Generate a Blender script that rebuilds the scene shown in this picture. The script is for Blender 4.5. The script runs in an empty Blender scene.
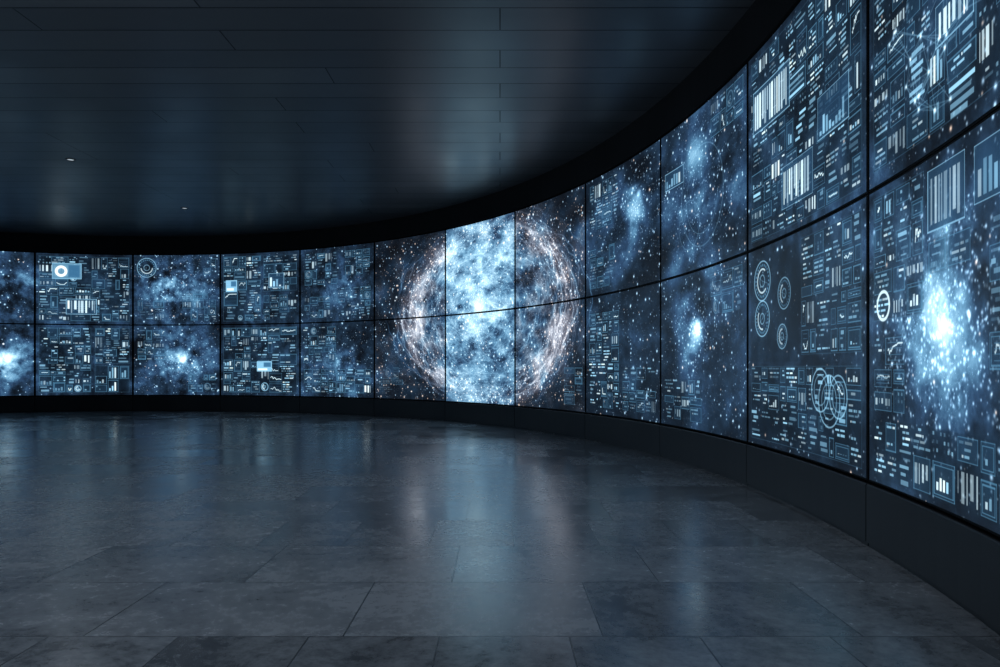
import bpy, math, numpy as np
from math import sin, cos, pi, radians
from mathutils import Vector

# ------------------------------------------------------------------ constants
P = 2.5                      # panel height (m)
F = 720.0                    # focal length in px of a 1000 px wide frame
HOR = 367.6
EYE = 0.62 * P
Z_SCR0 = 0.225 * P
Z_SCR1 = Z_SCR0 + 2 * P
Z_CEIL = 2.48 * P
rng = np.random.default_rng(7)

scene = bpy.context.scene
scene.view_settings.view_transform = 'Standard'
scene.view_settings.look = 'None'

# ------------------------------------------------------------------ wall plan curve (fit to measured seams)
SX = np.array([36,132,219,301,375,446,515,585,660,749,868,1000.])
SH = np.array([73.5,70.5,71,73,77,85,97.5,116,144,191.5,288,427.])
NSUB = 10
NP_ = 11
def theta(s, a):
    t = (np.clip(s, 0, 10.2) - 5.0) / 5.0
    th = a[0] + a[1]*t + a[2]*t**2 + a[3]*t**3
    dlo = -0.21; dhi = -0.20
    th = th + np.where(s < 0, s*dlo, 0) + np.where(s > 10.2, (s-10.2)*dhi, 0)
    return th
def integrate(p, s0, s1):
    X0, Z0, W = p[0], p[1], p[2]
    a = p[3:]
    n = int(round((s1-s0)*NSUB))
    sm = s0 + (np.arange(n)+0.5)/NSUB
    th = theta(sm, a)
    dx = np.cos(th)*W/NSUB; dz = np.sin(th)*W/NSUB
    xs = np.concatenate([[0], np.cumsum(dx)]); zs = np.concatenate([[0], np.cumsum(dz)])
    i0 = int(round((0-s0)*NSUB))
    return xs - xs[i0] + X0, zs - zs[i0] + Z0
def resid(p):
    x, z = integrate(p, 0, NP_ )
    x = x[::NSUB][:11]; z = z[::NSUB][:11]
    px = 500 + F*x/z; h = F/z
    return np.concatenate([(px-SX[:11])*1.0, (h-SH[:11])/SH[:11]*100*0.8])
p = np.array([-6.31, 9.8, 1.26, -0.75, -1.0, 0.0, 0.0])
lam = 1.0
r = resid(p); c = (r**2).sum()
for it in range(200):
    J = np.zeros((len(r), len(p)))
    for k in range(len(p)):
        q = p.copy(); q[k] += 1e-5
        J[:, k] = (resid(q)-r)/1e-5
    A = J.T@J
    d = np.linalg.solve(A + lam*np.diag(np.diag(A)+1e-9), -J.T@r)
    q = p+d; rq = resid(q); cq = (rq**2).sum()
    if cq < c:
        p, r, c = q, rq, cq; lam *= 0.4
    else:
        lam *= 3
S0, S1 = -6, 16
cx, cz = integrate(p, S0, S1)
CX = cx*P; CY = cz*P
SS = S0 + np.arange(len(CX))/NSUB
TH = theta(SS, p[3:])
WP = p[2]*P

def pt(s, off, z):
    """point at path parameter s, offset inward by off"""
    x = np.interp(s, SS, CX); y = np.interp(s, SS, CY); t = np.interp(s, SS, TH)
    return (x + off*sin(t), y - off*cos(t), z)

# ------------------------------------------------------------------ helpers
def new_obj(name, verts, faces, mats, fmats=None, uvs=None, smooth=False):
    me = bpy.data.meshes.new(name)
    me.from_pydata(verts, [], faces)
    for m in mats: me.materials.append(m)
    if fmats:
        for pl, m in zip(me.polygons, fmats): pl.material_index = m
    if uvs:
        uvl = me.uv_layers.new(name="UVMap")
        k = 0
        for f in uvs:
            for uv in f:
                uvl.data[k].uv = uv; k += 1
    me.update()
    ob = bpy.data.objects.new(name, me)
    scene.collection.objects.link(ob)
    return ob

def mat(name):
    m = bpy.data.materials.new(name); m.use_nodes = True
    nt = m.node_tree
    return m, nt, nt.nodes["Principled BSDF"]

# ------------------------------------------------------------------ screen content
PW, PH, NC = 488, 384, 12
Wd, Hd = PW*NC, PH*2
def fft_noise(h, w, beta, seed, lo=2.0, sx=1.0):
    g = np.random.default_rng(seed)
    n = g.standard_normal((h, w)).astype(np.float32)
    f = np.fft.rfft2(n)
    ky = np.fft.fftfreq(h)[:, None]*h; kx = np.fft.rfftfreq(w)[None, :]*w*(h/w)*sx
    k = np.sqrt(ky**2+kx**2)
    k = np.maximum(k, lo)
    f = f/k**beta; f[0, 0] = 0
    o = np.fft.irfft2(f, s=(h, w))
    o = o/o.std()
    return o.astype(np.float32)
n1 = fft_noise(Hd, Wd, 2.1, 1, 3.0)
n2 = fft_noise(Hd, Wd, 1.9, 2, 5.0)
n3 = fft_noise(Hd, Wd, 1.6, 3, 9.0)
n4 = fft_noise(Hd, Wd, 2.0, 4, 7.0)
g3 = fft_noise(Hd, Wd, 1.7, 13, 6.0, 1.8)
g2 = fft_noise(Hd, Wd, 1.8, 12, 7.0, 1.8)
YY, XX = np.mgrid[0:Hd, 0:Wd].astype(np.float32)
U = XX/PW; V = YY/PH
COL = np.clip((XX//PW).astype(int), 0, NC-1)
mid3 = (COL >= 5) & (COL <= 9)
n3 = np.where(mid3, g3, n3); n2 = np.where(mid3, g2, n2)
ridge = np.exp(-(np.abs(n2)/0.08)**1.1)          # filaments
ridge2 = np.exp(-(np.abs(n4)/0.06)**1.1)
neb = np.clip(0.33+0.14*n1+0.07*n3, 0, 1.3)

# (u, v, radius in panels, strength)
spots = [(0.7,0.5,.45,.38),(0.72,1.5,.14,.7),(0.75,1.5,.5,.33),(2.45,.45,.42,.50),(2.35,.5,.16,.30),(2.55,1.5,.09,.6),(2.55,1.5,.45,.34),
         (1.5,.5,.5,.16),(1.5,1.5,.5,.16),(3.5,.6,.5,.17),(3.6,1.5,.5,.22),
         (4.5,.5,.5,.26),(4.6,1.7,.40,.34),(8.7,.32,.28,.42),(8.3,.6,.5,.18),(8.5,1.5,.6,.12),(9.5,.5,.6,.28),(9.45,1.36,.09,.7),(9.45,1.36,.34,.32),
         (10.2,.35,.5,.16),(10.6,.8,.5,.16),(10.3,1.5,.5,.12),(11.42,1.48,.09,.12),(11.42,1.46,.38,.42),(11.5,.45,.4,.25),(11.1,1.3,.4,.18)]
glow = np.zeros_like(neb)
for (u, v, rr, st) in spots:
    d2 = ((U-u)**2*1.6 + (V-v)**2)/rr**2
    glow += st*np.exp(-d2)*np.clip(1+0.26*n3+0.18*n1, .1, 2.5)
colB = np.ones(NC)*0.66
colB[0] = .80; colB[2] = .85; colB[4] = .74; colB[5] = .74; colB[6] = 1.0; colB[7] = .68; colB[8] = .64; colB[9] = .70; colB[10] = .50; colB[11] = .58
cb = colB[COL].astype(np.float32)
I = 0.48*neb*cb + glow*0.62 + (0.16*ridge2*np.clip(.4+n1*.5, 0, 1.5) + 0.14*ridge*np.clip(.4+n4*.4, 0, 1.4))*cb
# ---- globe across columns 5-7
gx, gy = 6.62, 1.0
ru, rv = 1.20, 1.0
dx = (U-gx)/ru; dy = (V-gy)/rv
rho = np.sqrt(dx*dx+dy*dy)
acc = np.zeros((Hd, Wd), np.float32); accw = np.zeros((Hd, Wd), np.float32); acci = np.zeros((Hd, Wd), np.float32)
def strands(n, rm, rs, br, lo=.5, hi=3.2, target=None, ecc=.05):
    for i in range(n):
        r0 = rm+rng.normal()*rs
        L_ = lo+(hi-lo)*rng.random(); t0 = rng.random()*2*pi
        m = int(L_*900)
        t = t0+np.linspace(0, L_, m)
        rr = r0+.035*np.sin(t*(2+4*rng.random())+rng.random()*6)+.016*np.sin(t*(9+9*rng.random())+rng.random()*6)+.007*np.sin(t*(31+20*rng.random()))+rng.normal()*.045*(t-t0)
        ex = 1+rng.normal()*ecc
        ox, oy = rng.normal()*.03, rng.normal()*.03
        x = (gx+ru*(rr*ex*np.cos(t)+ox))*PW; y = (gy+rv*(rr*np.sin(t)+oy))*PH
        x = x+rng.normal(size=m)*1.2; y = y+rng.normal(size=m)*1.2
        env = np.sin(np.linspace(0, pi, m))**.6*(.35+.65*np.sin(t*5+rng.random()*6)**2)*(.40+.60*np.abs(np.cos(t)))
        ok = (x > 1) & (x < Wd-2) & (y > 1) & (y < Hd-2)
        np.add.at(target, (y[ok].astype(int), x[ok].astype(int)), (env[ok]*br*rng.random()**1.5).astype(np.float32))
def web(n, br, target, rmax=.98):
    for i in range(n):
        a = rng.random()*2*pi; r0 = rmax*math.sqrt(rng.random())
        x, y = r0*cos(a), r0*sin(a); h = a+pi/2+rng.normal()*.5; m = int(rng.integers(120, 620))
        hs = h+np.cumsum(rng.normal(size=m)*.04)+np.linspace(0, 1.2+rng.normal()*1.0, m)
        xs = x+np.cumsum(np.cos(hs))*.0022; ys = y+np.cumsum(np.sin(hs))*.0022
        px = (gx+ru*xs)*PW; py = (gy+rv*ys)*PH
        ok = (xs**2+ys**2 < 1.02) & (px > 1) & (px < Wd-2) & (py > 1) & (py < Hd-2)
        np.add.at(target, (py[ok].astype(int), px[ok].astype(int)), np.float32(br*rng.random()))
strands(100, .92, .07, .85, target=acc)
strands(80, .82, .10, .6, target=acc)
strands(70, 1.0, .11, .40, target=accw)
strands(80, .50, .20, .45, target=acci, ecc=.25)
web(600, 1.3, acci)
def blur(a, sg):
    f = np.exp(-2*(pi*sg)**2*((np.fft.fftfreq(Hd)[:, None])**2+(np.fft.rfftfreq(Wd)[None, :])**2))
    return np.fft.irfft2(np.fft.rfft2(a)*f, s=(Hd, Wd)).astype(np.float32)
acc = blur(acc, 1.5)*2.0+blur(acc, 7)*.9; accw = blur(accw, 1.4)*1.5+blur(accw, 6)*.9
acci = blur(acci, 1.3)*1.5+blur(acci, 5)*.5
acc = .70*(1-np.exp(-acc*.85)); accw = .42*(1-np.exp(-accw*.9)); acci = .46*(1-np.exp(-acci*.75))
wob = n1*0.045
halo = np.exp(-((rho+wob-0.92)/0.13)**2)
inner = np.clip((1.05-rho)*3, 0, 1)
inC6 = (COL == 6).astype(np.float32)
toward = np.exp(-((U-6.5)/.95)**2)
I += (halo*.14+inner*(.05+.17*toward+.05*n3+.05*ridge))*(1-inC6*.75)
I += acc*np.where(inC6 > 0, .62, 1.0)+accw*.7+acci*np.where(inC6 > 0, .75, .75)
core = np.exp(-(((U-6.45)/.45)**2+((V-.68)/.50)**2))
I += inC6*(0.20+0.15*core*np.clip(1+.22*g3, .3, 2)+0.06*ridge2+0.10*ridge+.05*g3)
warm = np.clip(halo*.7+accw*1.5+acci*.5 + ((COL >= 5) & (COL <= 7))*0.45*np.clip(.6+.5*n4, 0, 1.2), 0, 1)*np.where(inC6 > 0, .25, 1.0)*(1-.3*toward)
grain = rng.random((Hd, Wd)).astype(np.float32)
sp = (grain > 0.982-0.03*np.clip(I, 0, 1))*rng.random((Hd, Wd)).astype(np.float32)
I = np.clip(I, 0, 1.6)
I = I + sp*np.clip(I, .08, 1)*0.6
st = np.array([0, .12, .3, .55, .85, 1.3])
Rr = np.array([9, 19, 41, 92, 161, 236])/255; Gr = np.array([13, 31, 66, 132, 200, 245])/255; Br = np.array([20, 45, 91, 160, 220, 252])/255
img = np.stack([np.interp(I, st, Rr), np.interp(I, st, Gr), np.interp(I, st, Br)], -1).astype(np.float32)
wc = np.stack([np.interp(I, st, [.065, .135, .30, .57, .85, 1.]), np.interp(I, st, [.058, .12, .265, .53, .81, .97]), np.interp(I, st, [.062, .13, .28, .55, .83, .97])], -1)
img = img*(1-warm[..., None]*.75)+wc.astype(np.float32)*warm[..., None]*.75

def star(x, y, s, col, sz):
    R = int(sz*3)+1
    x0, x1, y0, y1 = max(0, x-R), min(Wd, x+R+1), max(0, y-R), min(Hd, y+R+1)
    d2 = (XX[y0:y1, x0:x1]-x)**2+(YY[y0:y1, x0:x1]-y)**2
    img[y0:y1, x0:x1] += (np.exp(-d2/(2*sz*sz))*s)[..., None]*col
dens = np.array([300, 160, 440, 160, 380, 700, 700, 700, 520, 660, 300, 600])*2
for cc in range(NC):
    for i in range(dens[cc]):
        x = int((cc+rng.random())*PW); y = int(rng.random()*Hd)
        s = rng.random()**2.4
        w = rng.random() < (.45 if cc in (5, 7) else (.3 if cc == 6 else .12))
        col = np.array([.95, .80, .68]) if w else np.array([.74, .88, .97])
        k_ = .8 if cc >= 9 else 1.0
        star(x, y, .25+.8*s, col, (.9+2.0*s**3)*k_)
for i in range(2600):
    a = rng.random()*2*pi; rr = .93+rng.normal()*.10
    x = int((gx+ru*rr*cos(a))*PW); y = int((gy+rv*rr*sin(a))*PH)
    if 0 < x < Wd and 0 < y < Hd:
        s = rng.random()**2
        star(x, y, .2+.7*s, np.array([1., .86, .74]) if rng.random() < .5 else np.array([.8, .9, 1.]), .8+1.3*s*s)
for (u, v, s, z) in [(2.55, 1.5, .8, 7), (.75, 1.5, .9, 9), (9.45, 1.36, .8, 9), (11.42, 1.48, .35, 9), (2.3, .42, .4, 6), (4.7, 1.35, .4, 5), (8.72, .3, .4, 8)]:
    star(int(u*PW), int(v*PH), s, np.array([.8, .95, 1.]), z)
for (u, v, rr, n) in [(11.42, 1.48, .20, 900), (9.45, 1.36, .14, 260), (2.5, .45, .25, 200), (2.55, 1.5, .15, 160), (8.7, .35, .2, 260), (9.5, .5, .3, 300), (6.5, .9, .4, 500), (11.5, .45, .25, 300), (4.6, 1.5, .3, 180)]:
    for i in range(n):
        x = int((u+rng.normal()*rr)*PW); y = int((v+rng.normal()*rr)*PH)
        if 0 < x < Wd and 0 < y < Hd: star(x, y, .2+.5*rng.random(), np.array([.8, .93, 1.]), .7+rng.random()*1.0)

HC = np.array([.58, .79, .90], np.float32)
HB = np.array([.86, .96, .99], np.float32)
HD = np.array([.34, .54, .66], np.float32)
SC = 1.0
def rect(x0, y0, x1, y1, col, a=1.0):
    x0, x1, y0, y1 = int(x0), int(x1), int(y0), int(y1)
    x0 = max(x0, 0); y0 = max(y0, 0)
    if x1 <= x0: x1 = x0+1
    if y1 <= y0: y1 = y0+1
    s = img[y0:y1, x0:x1]
    s *= (1-a); s += np.asarray(col, np.float32)*a
def frame(x0, y0, x1, y1, col, a=.6, w=2):
    w = max(1, w*SC)
    rect(x0, y0, x1, y0+w, col, a); rect(x0, y1-w, x1, y1, col, a); rect(x0, y0, x0+w, y1, col, a); rect(x1-w, y0, x1, y1, col, a)
def ring(x, y, r, w, col, a=.8, a0=0, a1=2*pi, dash=0):
    R = int(r+w+2); x = int(x); y = int(y)
    X0, X1, Y0, Y1 = max(0, x-R), min(Wd, x+R), max(0, y-R), min(Hd, y+R)
    xx = XX[Y0:Y1, X0:X1]-x; yy = YY[Y0:Y1, X0:X1]-y
    d = np.abs(np.hypot(xx, yy)-r); m = np.clip(w/2+.7-d, 0, 1)
    an = np.arctan2(yy, xx) % (2*pi)
    m = m*((an >= a0) & (an <= a1))
    if dash: m = m*(np.sin(an*dash) > 0)
    m = (m*a)[..., None]
    img[Y0:Y1, X0:X1] = img[Y0:Y1, X0:X1]*(1-m)+np.asarray(col)*m
def line(xa, ya, xb, yb, w, col, a=.7):
    X0, X1, Y0, Y1 = int(max(0, min(xa, xb)-w-1)), int(min(Wd, max(xa, xb)+w+2)), int(max(0, min(ya, yb)-w-1)), int(min(Hd, max(ya, yb)+w+2))
    if X1 <= X0 or Y1 <= Y0: return
    xx = XX[Y0:Y1, X0:X1]; yy = YY[Y0:Y1, X0:X1]
    vx, vy = xb-xa, yb-ya; L = vx*vx+vy*vy+1e-6
    t = np.clip(((xx-xa)*vx+(yy-ya)*vy)/L, 0, 1)
    d = np.hypot(xx-xa-t*vx, yy-ya-t*vy)
    m = (np.clip(w/2+.5-d, 0, 1)*a)[..., None]
    img[Y0:Y1, X0:X1] = img[Y0:Y1, X0:X1]*(1-m)+np.asarray(col)*m
def text(x0, y0, x1, y1, br=.6, lh=7):
    y = y0; q = SC
    while y+3*q < y1:
        if rng.random() < .88:
            x = x0+int(rng.integers(0, 3))*6*q; end = x0+(x1-x0)*(.35+.65*rng.random())
            b = br*(.5+.8*rng.random())
            while x < end:
                w = rng.integers(3, 18)*q
                rect(x, y, min(x+w, x1), y+3*q, HC if rng.random() < .7 else HB, min(b, 1)); x += w+rng.integers(2, 5)*q
        y += lh*q
def bars(x0, y0, x1, y1, br=.7, bw=7, gap=4):
    x = x0; h = .5; bw = bw*SC; gap = gap*SC
    while x+bw < x1:
        h = np.clip(h+rng.normal()*.25, .12, 1)
        rect(x, y1-(y1-y0)*h, x+bw, y1, HC if rng.random() < .6 else HB, min(1, br*(.6+.4*rng.random()))); x += bw+gap
def barcode(x0, y0, x1, y1, br=.9):
    x = x0
    while x < x1-3:
        w = rng.integers(2, 9)*SC; rect(x, y0, min(x+w, x1), y1-(0 if rng.random() < .6 else (y1-y0)*.5*rng.random()), HB, min(1, br*(.45+.55*rng.random()))); x += w+rng.integers(3, 7)*SC
def graph(x0, y0, x1, y1, br=.7):
    n = 18; xs = np.linspace(x0, x1, n); ys = np.clip(.5+np.cumsum(rng.normal(size=n))*.13, .05, .95)*(y1-y0)+y0
    for i in range(n-1): line(xs[i], ys[i], xs[i+1], ys[i+1], 1.8*SC, HB, br)
    for k in range(4): rect(x0, y0+(y1-y0)*k/3, x1, y0+(y1-y0)*k/3+1, HD, .5)
def gauge(x, y, r, br=.8):
    ring(x, y, r, 2*SC, HC, br); ring(x, y, r*.8, r*.12, HD, br, 0, 2*pi, 24); ring(x, y, r*.6, 3*SC, HB, br, rng.random()*2, 3+rng.random()*3)
    ring(x, y, r*.3, 2*SC, HC, br*.8)
    for k in range(3):
        a = rng.random()*6.28; line(x, y, x+r*.6*cos(a), y+r*.6*sin(a), 1.5, HC, br*.5)
def dots(x0, y0, x1, y1, br=.5):
    for y in np.arange(y0, y1-3, 9*SC):
        for x in np.arange(x0, x1-3, 9*SC):
            if rng.random() < .6: rect(x, y, x+4*SC, y+4*SC, HC, br*rng.random())
def hlines(x0, y0, x1, y1, br):
    for y in np.arange(y0, y1-4*SC, 9*SC):
        a, b_ = sorted(rng.random(2)); rect(x0+(x1-x0)*a*.5, y, x0+(x1-x0)*(.3+.7*b_), y+(2+4*rng.random())*SC, HC, min(1, br*(.3+.7*rng.random())))
def widget(x0, y0, x1, y1, br):
    w, h = x1-x0, y1-y0
    t = rng.random()
    if rng.random() < .35: rect(x0, y0, x1, y1, [.13, .24, .33], .45); frame(x0, y0, x1, y1, HD, .6, 1.2); x0 += 3; x1 -= 3; y0 += 4; y1 -= 3
    if t < .38: text(x0, y0, x1, y1, br*.9)
    elif t < .56: frame(x0, y0, x1, y1, HD, .7, 1.2); bars(x0+6, y0+8, x1-4, y1-5, br, 5, 3)
    elif t < .66: barcode(x0, y0+4, x1, y1-4, br)
    elif t < .75: frame(x0, y0, x1, y1, HD, .6, 1.2); graph(x0+6, y0+6, x1-6, y1-6, br)
    elif t < .79 and min(w, h) > 30: gauge((x0+x1)/2, (y0+y1)/2, min(w, h)*.42, br*.8)
    elif t < .84: dots(x0, y0, x1, y1, br)
    else: hlines(x0, y0, x1, y1, br)
def hud(c, r, u0, v0, u1, v1, br=.7, depth=3, dark=.35, skip=.05, mn=(70, 60)):
    x0, y0, x1, y1 = (c+u0)*PW, (r+v0)*PH, (c+u1)*PW, (r+v1)*PH
    rect(x0, y0, x1, y1, [.055, .105, .15], dark)
    if dark > .25: frame(x0, y0, x1, y1, HD, .35, 1)
    def rec(x0, y0, x1, y1, d):
        w, h = x1-x0, y1-y0
        if d == 0 or (w < mn[0] and h < mn[1]):
            if rng.random() > skip: widget(x0+3, y0+3, x1-3, y1-3, br*(.6+.65*rng.random()))
            return
        q = .35+.3*rng.random()
        if w > h*1.2: rec(x0, y0, x0+w*q, y1, d-1); rec(x0+w*q, y0, x1, y1, d-1)
        else: rec(x0, y0, x1, y0+h*q, d-1); rec(x0, y0+h*q, x1, y1, d-1)
    rec(x0, y0, x1, y1, depth)
def win(c, r, u0, v0, u1, v1, kind='barcode', br=.95):
    x0, y0, x1, y1 = (c+u0)*PW, (r+v0)*PH, (c+u1)*PW, (r+v1)*PH
    rect(x0, y0, x1, y1, [.13, .24, .33], .75); frame(x0, y0, x1, y1, HC, .7, 1.5)
    if kind == 'barcode': barcode(x0+8, y0+10, x1-8, y1-8, br)
    elif kind == 'bars': bars(x0+8, y0+10, x1-6, y1-6, br)
    elif kind == 'solid':
        rect(x0, y0, x1, y1, HC, .75); rect(x0+(x1-x0)*.45, y0+6, x1-6, y0+(y1-y0)*.55, [.2, .36, .48], .9)
        rect(x0+6, y0+(y1-y0)*.7, x1-(x1-x0)*.3, y1-6, HB, .9)
    elif kind == 'ring':
        rect(x0, y0, x1, y1, HC, .45); rect(x0+(x1-x0)*.55, y0+10, x1-10, y1-10, [.2, .36, .48], .8)
        ring(x0+(x1-x0)*.3, (y0+y1)/2, (y1-y0)*.28, 14, HB, 1)

SC = 1.75
hud(0, 0, .1, .1, .55, .9, .75, 4, .2); hud(0, 1, .05, .08, .45, .95, .75, 4, .2)
hud(1, 0, .03, .04, .97, .96, .75, 6, .35); win(1, 0, .16, .14, .46, .36, 'ring'); win(1, 0, .30, .64, .62, .86, 'barcode', 1)
hud(1, 1, .03, .04, .56, .96, .85, 6, .35); hud(1, 1, .6, .04, .97, .55, .82, 4, .35); hud(1, 1, .6, .58, .97, .96, .95, 3, .35)
gauge(2*PW+70, 70, 52, .7); hud(2, 0, .55, .55, .96, .95, .5, 4, .1); hud(2, 1, .04, .06, .36, .5, .6, 4, .1)
hud(2, 1, .62, .7, .96, .96, .6, 3, .1); hud(2, 0, .7, .05, .96, .3, .5, 3, .1); hud(2, 0, .04, .65, .35, .95, .4, 4, .05)
hud(3, 0, .03, .04, .5, .96, .8, 5, .3); hud(3, 0, .53, .05, .97, .55, .75, 4, .3); hud(3, 0, .53, .6, .97, .95, .6, 4, .2); win(3, 0, .06, .38, .20, .54, 'solid', .8); win(3, 0, .6, .3, .8, .5, 'bars')
hud(3, 1, .03, .04, .97, .96, .82, 6, .3); win(3, 1, .45, .52, .64, .66, 'solid')
hud(4, 0, .05, .06, .5, .5, .65, 5, .15); hud(4, 0, .5, .55, .96, .95, .65, 5, .15); hud(4, 0, .05, .65, .4, .95, .5, 4, .1); hud(4, 0, .6, .06, .95, .4, .5, 4, .1)
hud(4, 1, .03, .05, .48, .55, .75, 5, .2); hud(4, 1, .04, .62, .96, .95, .95, 5, .2)
SC = 1.35
hud(8, 0, .05, .05, .45, .45, .65, 5, .15); hud(8, 1, .04, .14, .46, .95, 1., 6, .25); hud(8, 1, .5, .6, .95, .95, .6, 5, .15); hud(8, 0, .05, .6, .4, .95, .4, 4, .1)
hud(5, 1, .05, .6, .4, .95, .25, 3, .0); hud(7, 1, .7, .6, .97, .95, .3, 3, .0)
ring(9.5*PW, .55*PH, 120, 2.5, HC, .25); ring(9.5*PW, .55*PH, 90, 2, HC, .25, 0, 5, 0); ring(9.35*PW, .7*PH, 60, 2, HC, .25)
win(9, 0, .05, .28, .28, .40, 'bars', .8); hud(9, 1, .04, .68, .5, .96, .65, 5, .15); hud(9, 0, .6, .03, .97, .25, .6, 4, .15); hud(9, 1, .6, .04, .96, .3, .5, 4, .1)
SC = 1.1
mn = (60, 50)
hud(10, 0, .03, .04, .97, .97, .92, 7, .35, mn=mn); win(10, 0, .05, .20, .40, .42, 'barcode', 1.); win(10, 0, .33, .68, .60, .88, 'barcode', 1.); win(10, 0, .64, .50, .88, .68, 'bars', .9)
hud(10, 1, .5, .04, .97, .55, .95, 6, .35, mn=mn); hud(10, 1, .03, .60, .97, .97, .85, 7, .3, mn=mn); rect(10.03*PW, 1.05*PH, 10.48*PW, 1.58*PH, [.04, .08, .12], .3)
gauge(10.14*PW, 1.17*PH, 38, .75); gauge(10.14*PW, 1.36*PH, 34, .75); gauge(10.35*PW, 1.26*PH, 28, .6); gauge(10.33*PW, 1.46*PH, 22, .6)
for (uu, vv, rr) in [(10.66, 1.70, 34), (10.73, 1.74, 40), (10.80, 1.72, 32)]: ring(uu*PW, vv*PH, rr, 2.2, HC, .7); ring(uu*PW, vv*PH, rr*.7, 2, HC, .5)
SC = 1.0
hud(11, 0, .03, .04, .97, .95, .88, 7, .3, mn=mn); win(11, 0, .38, .60, .56, .72, 'barcode', 1.)
pts = [(11+.1+.8*rng.random(), .1+.8*rng.random()) for _ in range(34)]
for i, a in enumerate(pts):
    for b_ in pts[i+1:]:
        if math.hypot(a[0]-b_[0], a[1]-b_[1]) < .18: line(a[0]*PW, a[1]*PH, b_[0]*PW, b_[1]*PH, 1.2, HC, .3)
    star(int(a[0]*PW), int(a[1]*PH), .8, HB, 2.0)
hud(11, 1, .03, .03, .32, .45, .88, 6, .3, mn=mn); win(11, 1, .34, .04, .52, .22, 'barcode', .7); win(11, 1, .56, .05, .94, .20, 'bars', .75); hud(11, 1, .34, .24, .55, .34, .6, 3, .2, mn=mn)
hud(11, 1, .03, .78, .97, .98, 1., 6, .25, mn=mn); hud(11, 1, .03, .5, .22, .76, .8, 5, .2, mn=mn); hud(11, 1, .62, .24, .96, .62, .6, 6, .1, mn=mn)
ring(11.09*PW, 1.40*PH, 18, 4, HB, .9); ring(11.80*PW, 1.72*PH, 34, 4, HB, .9); ring(11.80*PW, 1.72*PH, 22, 2, HC, .8); star(int(11.80*PW), int(1.72*PH), .9, HB, 4)
img = np.clip(img, 0, 1.3)
for k in range(3):
    b = blur(np.clip(img[..., k]-.25, 0, 1), 7)
    img[..., k] += .28*b
img = np.clip(img, 0, 1)
im = bpy.data.images.new("video_wall_feed", Wd, Hd, alpha=False)
buf = np.ones((Hd, Wd, 4), np.float32); buf[..., :3] = img[::-1]
im.pixels.foreach_set(buf.ravel()); im.update(); im.pack()

# ------------------------------------------------------------------ materials
m_scr, nt, b = mat("screen_display")
tx = nt.nodes.new("ShaderNodeTexImage"); tx.image = im; tx.interpolation = 'Linear'; tx.extension = 'EXTEND'
nt.links.new(tx.outputs[0], b.inputs["Emission Color"]); b.inputs["Emission Strength"].default_value = 1.2
b.inputs["Base Color"].default_value = (.004, .005, .007, 1); b.inputs["Roughness"].default_value = .35; b.inputs["Specular IOR Level"].default_value = .3

m_bez, nt, b = mat("bezel_black"); b.inputs["Base Color"].default_value = (.002, .002, .0025, 1); b.inputs["Roughness"].default_value = .6; b.inputs["Specular IOR Level"].default_value = .2

def noisy(name, c0, c1, rough, scale, bump=.02, spec=.5):
    m, nt, b = mat(name)
    tc = nt.nodes.new("ShaderNodeTexCoord"); n = nt.nodes.new("ShaderNodeTexNoise"); n.inputs["Scale"].default_value = scale; n.inputs["Detail"].default_value = 6
    nt.links.new(tc.outputs["Object"], n.inputs["Vector"])
    r = nt.nodes.new("ShaderNodeValToRGB"); r.color_ramp.elements[0].position = .35; r.color_ramp.elements[1].position = .65
    r.color_ramp.elements[0].color = (*c0, 1); r.color_ramp.elements[1].color = (*c1, 1)
    nt.links.new(n.outputs["Fac"], r.inputs[0]); nt.links.new(r.outputs[0], b.inputs["Base Color"])
    b.inputs["Roughness"].default_value = rough; b.inputs["Specular IOR Level"].default_value = spec
    bp = nt.nodes.new("ShaderNodeBump"); bp.inputs["Strength"].default_value = bump; nt.links.new(n.outputs["Fac"], bp.inputs["Height"]); nt.links.new(bp.outputs[0], b.inputs["Normal"])
    return m
m_wall = noisy("wall_charcoal", (.010, .011, .013), (.016, .017, .020), .6, 1.5)
m_base = noisy("baseboard_graphite", (.020, .0215, .024), (.029, .031, .034), .40, .8)
m_head = noisy("header_black", (.004, .0045, .005), (.007, .0075, .009), .6, 1.0, .02, .3)

# floor
m_floor, nt, b = mat("floor_stone_tiles")
N = nt.nodes; L = nt.links
def math_(op, a, c):
    m = N.new("ShaderNodeMath"); m.operation = op
    for i, v in enumerate((a, c)):
        if isinstance(v, (int, float)): m.inputs[i].default_value = v
        else: L.new(v, m.inputs[i])
    return m.outputs[0]
tc = N.new("ShaderNodeTexCoord")
mp = N.new("ShaderNodeMapping"); mp.inputs["Location"].default_value = (.35, .05, 0); L.new(tc.outputs["Object"], mp.inputs[0])
br = N.new("ShaderNodeTexBrick"); br.inputs["Scale"].default_value = 1.0; br.inputs["Brick Width"].default_value = 1.5; br.inputs["Row Height"].default_value = 1.05
br.offset = .37; br.squash = .5; br.squash_frequency = 3; br.offset_frequency = 2
br.inputs["Mortar Size"].default_value = .006; br.inputs["Mortar Smooth"].default_value = .3; br.inputs["Bias"].default_value = 0
br.inputs["Color1"].default_value = (0, 0, 0, 1); br.inputs["Color2"].default_value = (1, 1, 1, 1); br.inputs["Mortar"].default_value = (.5, .5, .5, 1)
L.new(mp.outputs[0], br.inputs["Vector"])
sep = N.new("ShaderNodeSeparateColor"); L.new(br.outputs["Color"], sep.inputs[0])
cmb = N.new("ShaderNodeCombineXYZ"); L.new(math_('MULTIPLY', sep.outputs[0], 37.0), cmb.inputs[0]); L.new(math_('MULTIPLY', sep.outputs[0], 11.0), cmb.inputs[1])
va = N.new("ShaderNodeVectorMath"); va.operation = 'ADD'; L.new(tc.outputs["Object"], va.inputs[0]); L.new(cmb.outputs[0], va.inputs[1])
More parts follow.
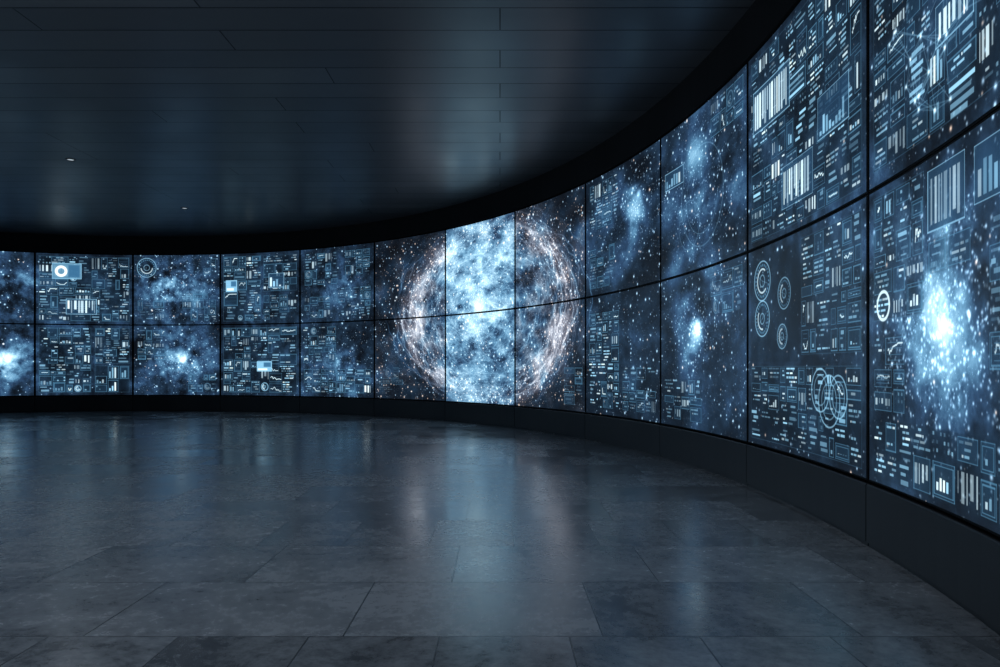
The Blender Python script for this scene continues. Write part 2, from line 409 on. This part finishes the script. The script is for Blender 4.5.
n1_ = N.new("ShaderNodeTexNoise"); n1_.inputs["Scale"].default_value = 1.3; n1_.inputs["Detail"].default_value = 10; n1_.inputs["Roughness"].default_value = .75; n1_.inputs["Distortion"].default_value = .6; L.new(va.outputs[0], n1_.inputs["Vector"])
n2_ = N.new("ShaderNodeTexNoise"); n2_.inputs["Scale"].default_value = 11; n2_.inputs["Detail"].default_value = 8; n2_.inputs["Roughness"].default_value = .75; L.new(va.outputs[0], n2_.inputs["Vector"])
v = math_('ADD', math_('MULTIPLY', n1_.outputs["Fac"], 1.9), math_('ADD', math_('MULTIPLY', n2_.outputs["Fac"], 1.3), math_('MULTIPLY', sep.outputs[0], .32)))
v = math_('SUBTRACT', v, 1.25)
cr = N.new("ShaderNodeValToRGB"); cr.color_ramp.elements[0].position = .12; cr.color_ramp.elements[0].color = (.070, .076, .085, 1); cr.color_ramp.elements[1].position = .90; cr.color_ramp.elements[1].color = (.26, .276, .298, 1)
L.new(v, cr.inputs[0])
mx = N.new("ShaderNodeMix"); mx.data_type = 'RGBA'; L.new(br.outputs["Fac"], mx.inputs["Factor"]); L.new(cr.outputs[0], mx.inputs["A"]); mx.inputs["B"].default_value = (.05, .053, .058, 1)
L.new(mx.outputs["Result"], b.inputs["Base Color"])
L.new(math_('ADD', math_('MULTIPLY', v, .18), math_('ADD', .10, math_('MULTIPLY', sep.outputs[0], .05))), b.inputs["Roughness"])
b.inputs["IOR"].default_value = 1.9; b.inputs["Specular IOR Level"].default_value = .8
hgt = math_('SUBTRACT', math_('ADD', math_('MULTIPLY', n2_.outputs["Fac"], .18), math_('MULTIPLY', n1_.outputs["Fac"], .3)), math_('MULTIPLY', br.outputs["Fac"], .25))
bp = N.new("ShaderNodeBump"); bp.inputs["Strength"].default_value = .26; bp.inputs["Distance"].default_value = .012; L.new(hgt, bp.inputs["Height"]); L.new(bp.outputs[0], b.inputs["Normal"])

# ceiling
m_ceil, nt, b = mat("ceiling_metal_planks")
N = nt.nodes; L = nt.links
tc = N.new("ShaderNodeTexCoord")
br = N.new("ShaderNodeTexBrick"); br.inputs["Scale"].default_value = 1; br.inputs["Brick Width"].default_value = 9.0; br.inputs["Row Height"].default_value = .62; br.offset = .43; br.squash = .7; br.squash_frequency = 3
br.inputs["Mortar Size"].default_value = .014; br.inputs["Mortar Smooth"].default_value = .3
br.inputs["Color1"].default_value = (.038, .042, .048, 1); br.inputs["Color2"].default_value = (.058, .064, .072, 1); br.inputs["Mortar"].default_value = (.006, .006, .007, 1)
L.new(tc.outputs["Object"], br.inputs["Vector"]); L.new(br.outputs["Color"], b.inputs["Base Color"])
n1_ = N.new("ShaderNodeTexNoise"); n1_.inputs["Scale"].default_value = .7; n1_.inputs["Detail"].default_value = 5; L.new(tc.outputs["Object"], n1_.inputs["Vector"])
L.new(math_('ADD', math_('MULTIPLY', n1_.outputs["Fac"], .2), .23), b.inputs["Roughness"])
L.new(math_('SUBTRACT', .7, math_('MULTIPLY', br.outputs["Fac"], .40)), b.inputs["Specular IOR Level"])
bp = N.new("ShaderNodeBump"); bp.inputs["Strength"].default_value = .45; bp.inputs["Distance"].default_value = .01
L.new(math_('SUBTRACT', math_('MULTIPLY', n1_.outputs["Fac"], .15), math_('MULTIPLY', br.outputs["Fac"], .8)), bp.inputs["Height"]); L.new(bp.outputs[0], b.inputs["Normal"])

# ------------------------------------------------------------------ room shell
def strip(prof, closed=True, s0=S0, s1=S1, step=.1):
    n = int(round((s1-s0)/step)); V_ = []; F_ = []
    k = len(prof)
    for i in range(n+1):
        s = s0+(s1-s0)*i/n
        for (o, z) in prof: V_.append(pt(s, o, z))
    for i in range(n):
        for j in range(k if closed else k-1):
            a = i*k+j; bb = i*k+(j+1) % k
            F_.append((a, bb, bb+k, a+k))
    if closed:
        F_.append(tuple(range(k))[::-1]); F_.append(tuple(range(n*k, n*k+k)))
    return V_, F_
V_, F_ = strip([(-.12, 0), (-.12, Z_CEIL), (-.40, Z_CEIL), (-.40, 0)])
new_obj("wall_curved", V_, F_, [m_wall])
V_, F_ = strip([(-.12, Z_SCR1+.02), (.03, Z_SCR1+.02), (.03, Z_CEIL), (-.12, Z_CEIL)])
new_obj("trim_header", V_, F_, [m_head])
VV = []; FF = []
for c_ in range(S0, S1):
    g = .003
    V_, F_ = strip([(-.12, 0.0), (.0, 0.0), (.0, .035), (.02, .04), (.02, Z_SCR0-.03), (.012, Z_SCR0-.02), (-.12, Z_SCR0-.02)], s0=c_+g, s1=c_+1-g)
    o = len(VV); VV += V_; FF += [tuple(i+o for i in f) for f in F_]
new_obj("baseboard_curved", VV, FF, [m_base])
outline = [pt(s, -.40, 0) for s in np.arange(S0, S1+.01, .2)]
n = len(outline)
def slab(name, z0, z1, m):
    V_ = [(x, y, z0) for x, y, _ in outline]+[(x, y, z1) for x, y, _ in outline]
    F_ = [tuple(range(n))[::-1], tuple(range(n, 2*n))]+[(i, (i+1) % n, (i+1) % n+n, i+n) for i in range(n)]
    return new_obj(name, V_, F_, [m])
slab("floor", -.15, 0, m_floor); slab("ceiling", Z_CEIL, Z_CEIL+.15, m_ceil)
A = np.array(outline[0][:2]); B = np.array(outline[-1][:2]); d = (B-A)/np.linalg.norm(B-A); nn = np.array([-d[1], d[0]])
mid = np.array([CX[len(CX)//2], CY[len(CX)//2]])
if np.dot(mid-A, nn) > 0: nn = -nn
q = [A, B, B+nn*.25, A+nn*.25]
V_ = [(x, y, 0) for x, y in q]+[(x, y, Z_CEIL) for x, y in q]
new_obj("wall_back", V_, [(0, 1, 2, 3), (7, 6, 5, 4), (0, 4, 5, 1), (1, 5, 6, 2), (2, 6, 7, 3), (3, 7, 4, 0)], [m_wall])

# ------------------------------------------------------------------ display panels
colmap = {c_: c_+1 for c_ in range(-1, 11)}
colmap.update({-2: 3, -3: 9, -4: 1, -5: 4, -6: 2, 11: 4, 12: 9, 13: 3, 14: 1, 15: 2})
gs = .008/WP; bz = .026
for c_ in range(S0, S1):
    for row in range(2):          # 0 = top row
        zb = Z_SCR0+(1-row)*P; zt = zb+P
        V_ = []; F_ = []; fm = []; uvs = []
        K = 10
        a0, a1 = c_+gs, c_+1-gs
        z0, z1 = zb+.004, zt-.004
        prof = [(-.06, z0), (0, z0), (0.0, z1), (-.06, z1)]
        for i in range(K+1):
            s = a0+(a1-a0)*i/K
            for (o, z) in prof: V_.append(pt(s, o, z))
        for i in range(K):
            for j in range(4):
                a = i*4+j; bb = i*4+(j+1) % 4
                F_.append((a, bb, bb+4, a+4)); fm.append(1); uvs.append([(0, 0)]*4)
        F_.append((3, 2, 1, 0)); fm.append(1); uvs.append([(0, 0)]*4)
        o = K*4; F_.append((o, o+1, o+2, o+3)); fm.append(1); uvs.append([(0, 0)]*4)
        bs = bz/WP; base = len(V_)
        e0, e1 = a0+bs, a1-bs; zz0, zz1 = z0+.018, z1-.018
        for i in range(K+1):
            s = e0+(e1-e0)*i/K
            V_.append(pt(s, .003, zz0)); V_.append(pt(s, .003, zz1))
        cc = colmap[c_]
        vt = 1-(row)*.5; vb = vt-.5
        for i in range(K):
            a = base+2*i
            F_.append((a, a+2, a+3, a+1)); fm.append(0)
            u0 = (cc+(i/K)*.996+.002)/NC; u1 = (cc+((i+1)/K)*.996+.002)/NC
            uvs.append([(u0, vb+.002), (u1, vb+.002), (u1, vt-.002), (u0, vt-.002)])
        new_obj("display_panel", V_, F_, [m_scr, m_bez], fm, uvs)

# ------------------------------------------------------------------ recessed downlights, with added fill lamps
m_lamp, nt, b = mat("lamp_glow"); b.inputs["Emission Color"].default_value = (.8, .9, 1, 1); b.inputs["Emission Strength"].default_value = .5
m_rim, nt, b = mat("lamp_rim"); b.inputs["Base Color"].default_value = (.05, .05, .055, 1); b.inputs["Metallic"].default_value = .8; b.inputs["Roughness"].default_value = .35
def lathe(prof, K=24):
    V_ = [(r_*cos(2*pi*i/K), r_*sin(2*pi*i/K), z) for (r_, z) in prof for i in range(K)]
    F_ = [(j*K+i, j*K+(i+1) % K, (j+1)*K+(i+1) % K, (j+1)*K+i) for j in range(len(prof)-1) for i in range(K)]
    F_.append(tuple((len(prof)-1)*K+i for i in range(K)))
    return V_, F_
def spot(parent, power, deg, soft, loc, rot=(0, 0, 0), col=(.76, .87, 1)):
    ld = bpy.data.lights.new("beam", 'SPOT'); ld.energy = power; ld.spot_size = radians(deg); ld.spot_blend = 1; ld.shadow_soft_size = soft; ld.color = col
    lo = bpy.data.objects.new("beam", ld); lo.parent = parent; lo.location = loc; lo.rotation_euler = rot; scene.collection.objects.link(lo)
def downlight_and_fill(x, y, power):
    V_, F_ = lathe([(.11, 0), (.11, -.012), (.085, -.012), (.065, -.001)])
    ob = new_obj("recessed_downlight_and_fill", V_, F_, [m_rim, m_lamp], [0]*(len(F_)-1)+[1])
    ob.location = (x, y, Z_CEIL)
    spot(ob, power, 150, .06, (0, 0, -.05))
for (x, y, w) in [(-9.6, 16.1, 90), (-9.2, 21, 50), (-2.5, -1.0, 160), (.6, 4.5, 220), (-9, 3, 190), (-3.5, 7.5, 230), (-13, 8, 210)]:  # first two are in view; the rest are added unseen to brighten the floor
    downlight_and_fill(x, y, w)
def fill_uplight(x, y, tx_, ty_, power, deg=110):  # invented fixture kept out of view, added to brighten the ceiling
    V_, F_ = lathe([(.16, 0), (.16, .10), (.20, .12), (.20, .30), (.17, .30), (.15, .24)])
    ob = new_obj("added_fill_uplight", V_, F_, [m_rim, m_lamp], [0]*(len(F_)-1)+[1]); ob.location = (x, y, 0)
    dv = Vector((tx_-x, ty_-y, Z_CEIL-.4)); spot(ob, power, deg, .15, (0, 0, .4), dv.to_track_quat('-Z', 'Y').to_euler())
fill_uplight(-6.5, 4.0, -2, 14, 450)
fill_uplight(-3.0, 1.5, 0, 13, 500)

# ------------------------------------------------------------------ world + camera
w = bpy.data.worlds.new("World"); scene.world = w; w.use_nodes = True
w.node_tree.nodes["Background"].inputs[0].default_value = (.02, .03, .045, 1); w.node_tree.nodes["Background"].inputs[1].default_value = .5
cam = bpy.data.cameras.new("camera"); co = bpy.data.objects.new("camera", cam); scene.collection.objects.link(co)
co.location = (0, 0, EYE); co.rotation_euler = (pi/2, 0, 0); cam.lens = F/1000*36; cam.sensor_width = 36; cam.shift_y = (HOR-333.5)/1000
cam.clip_start = .05; cam.clip_end = 300
scene.camera = co
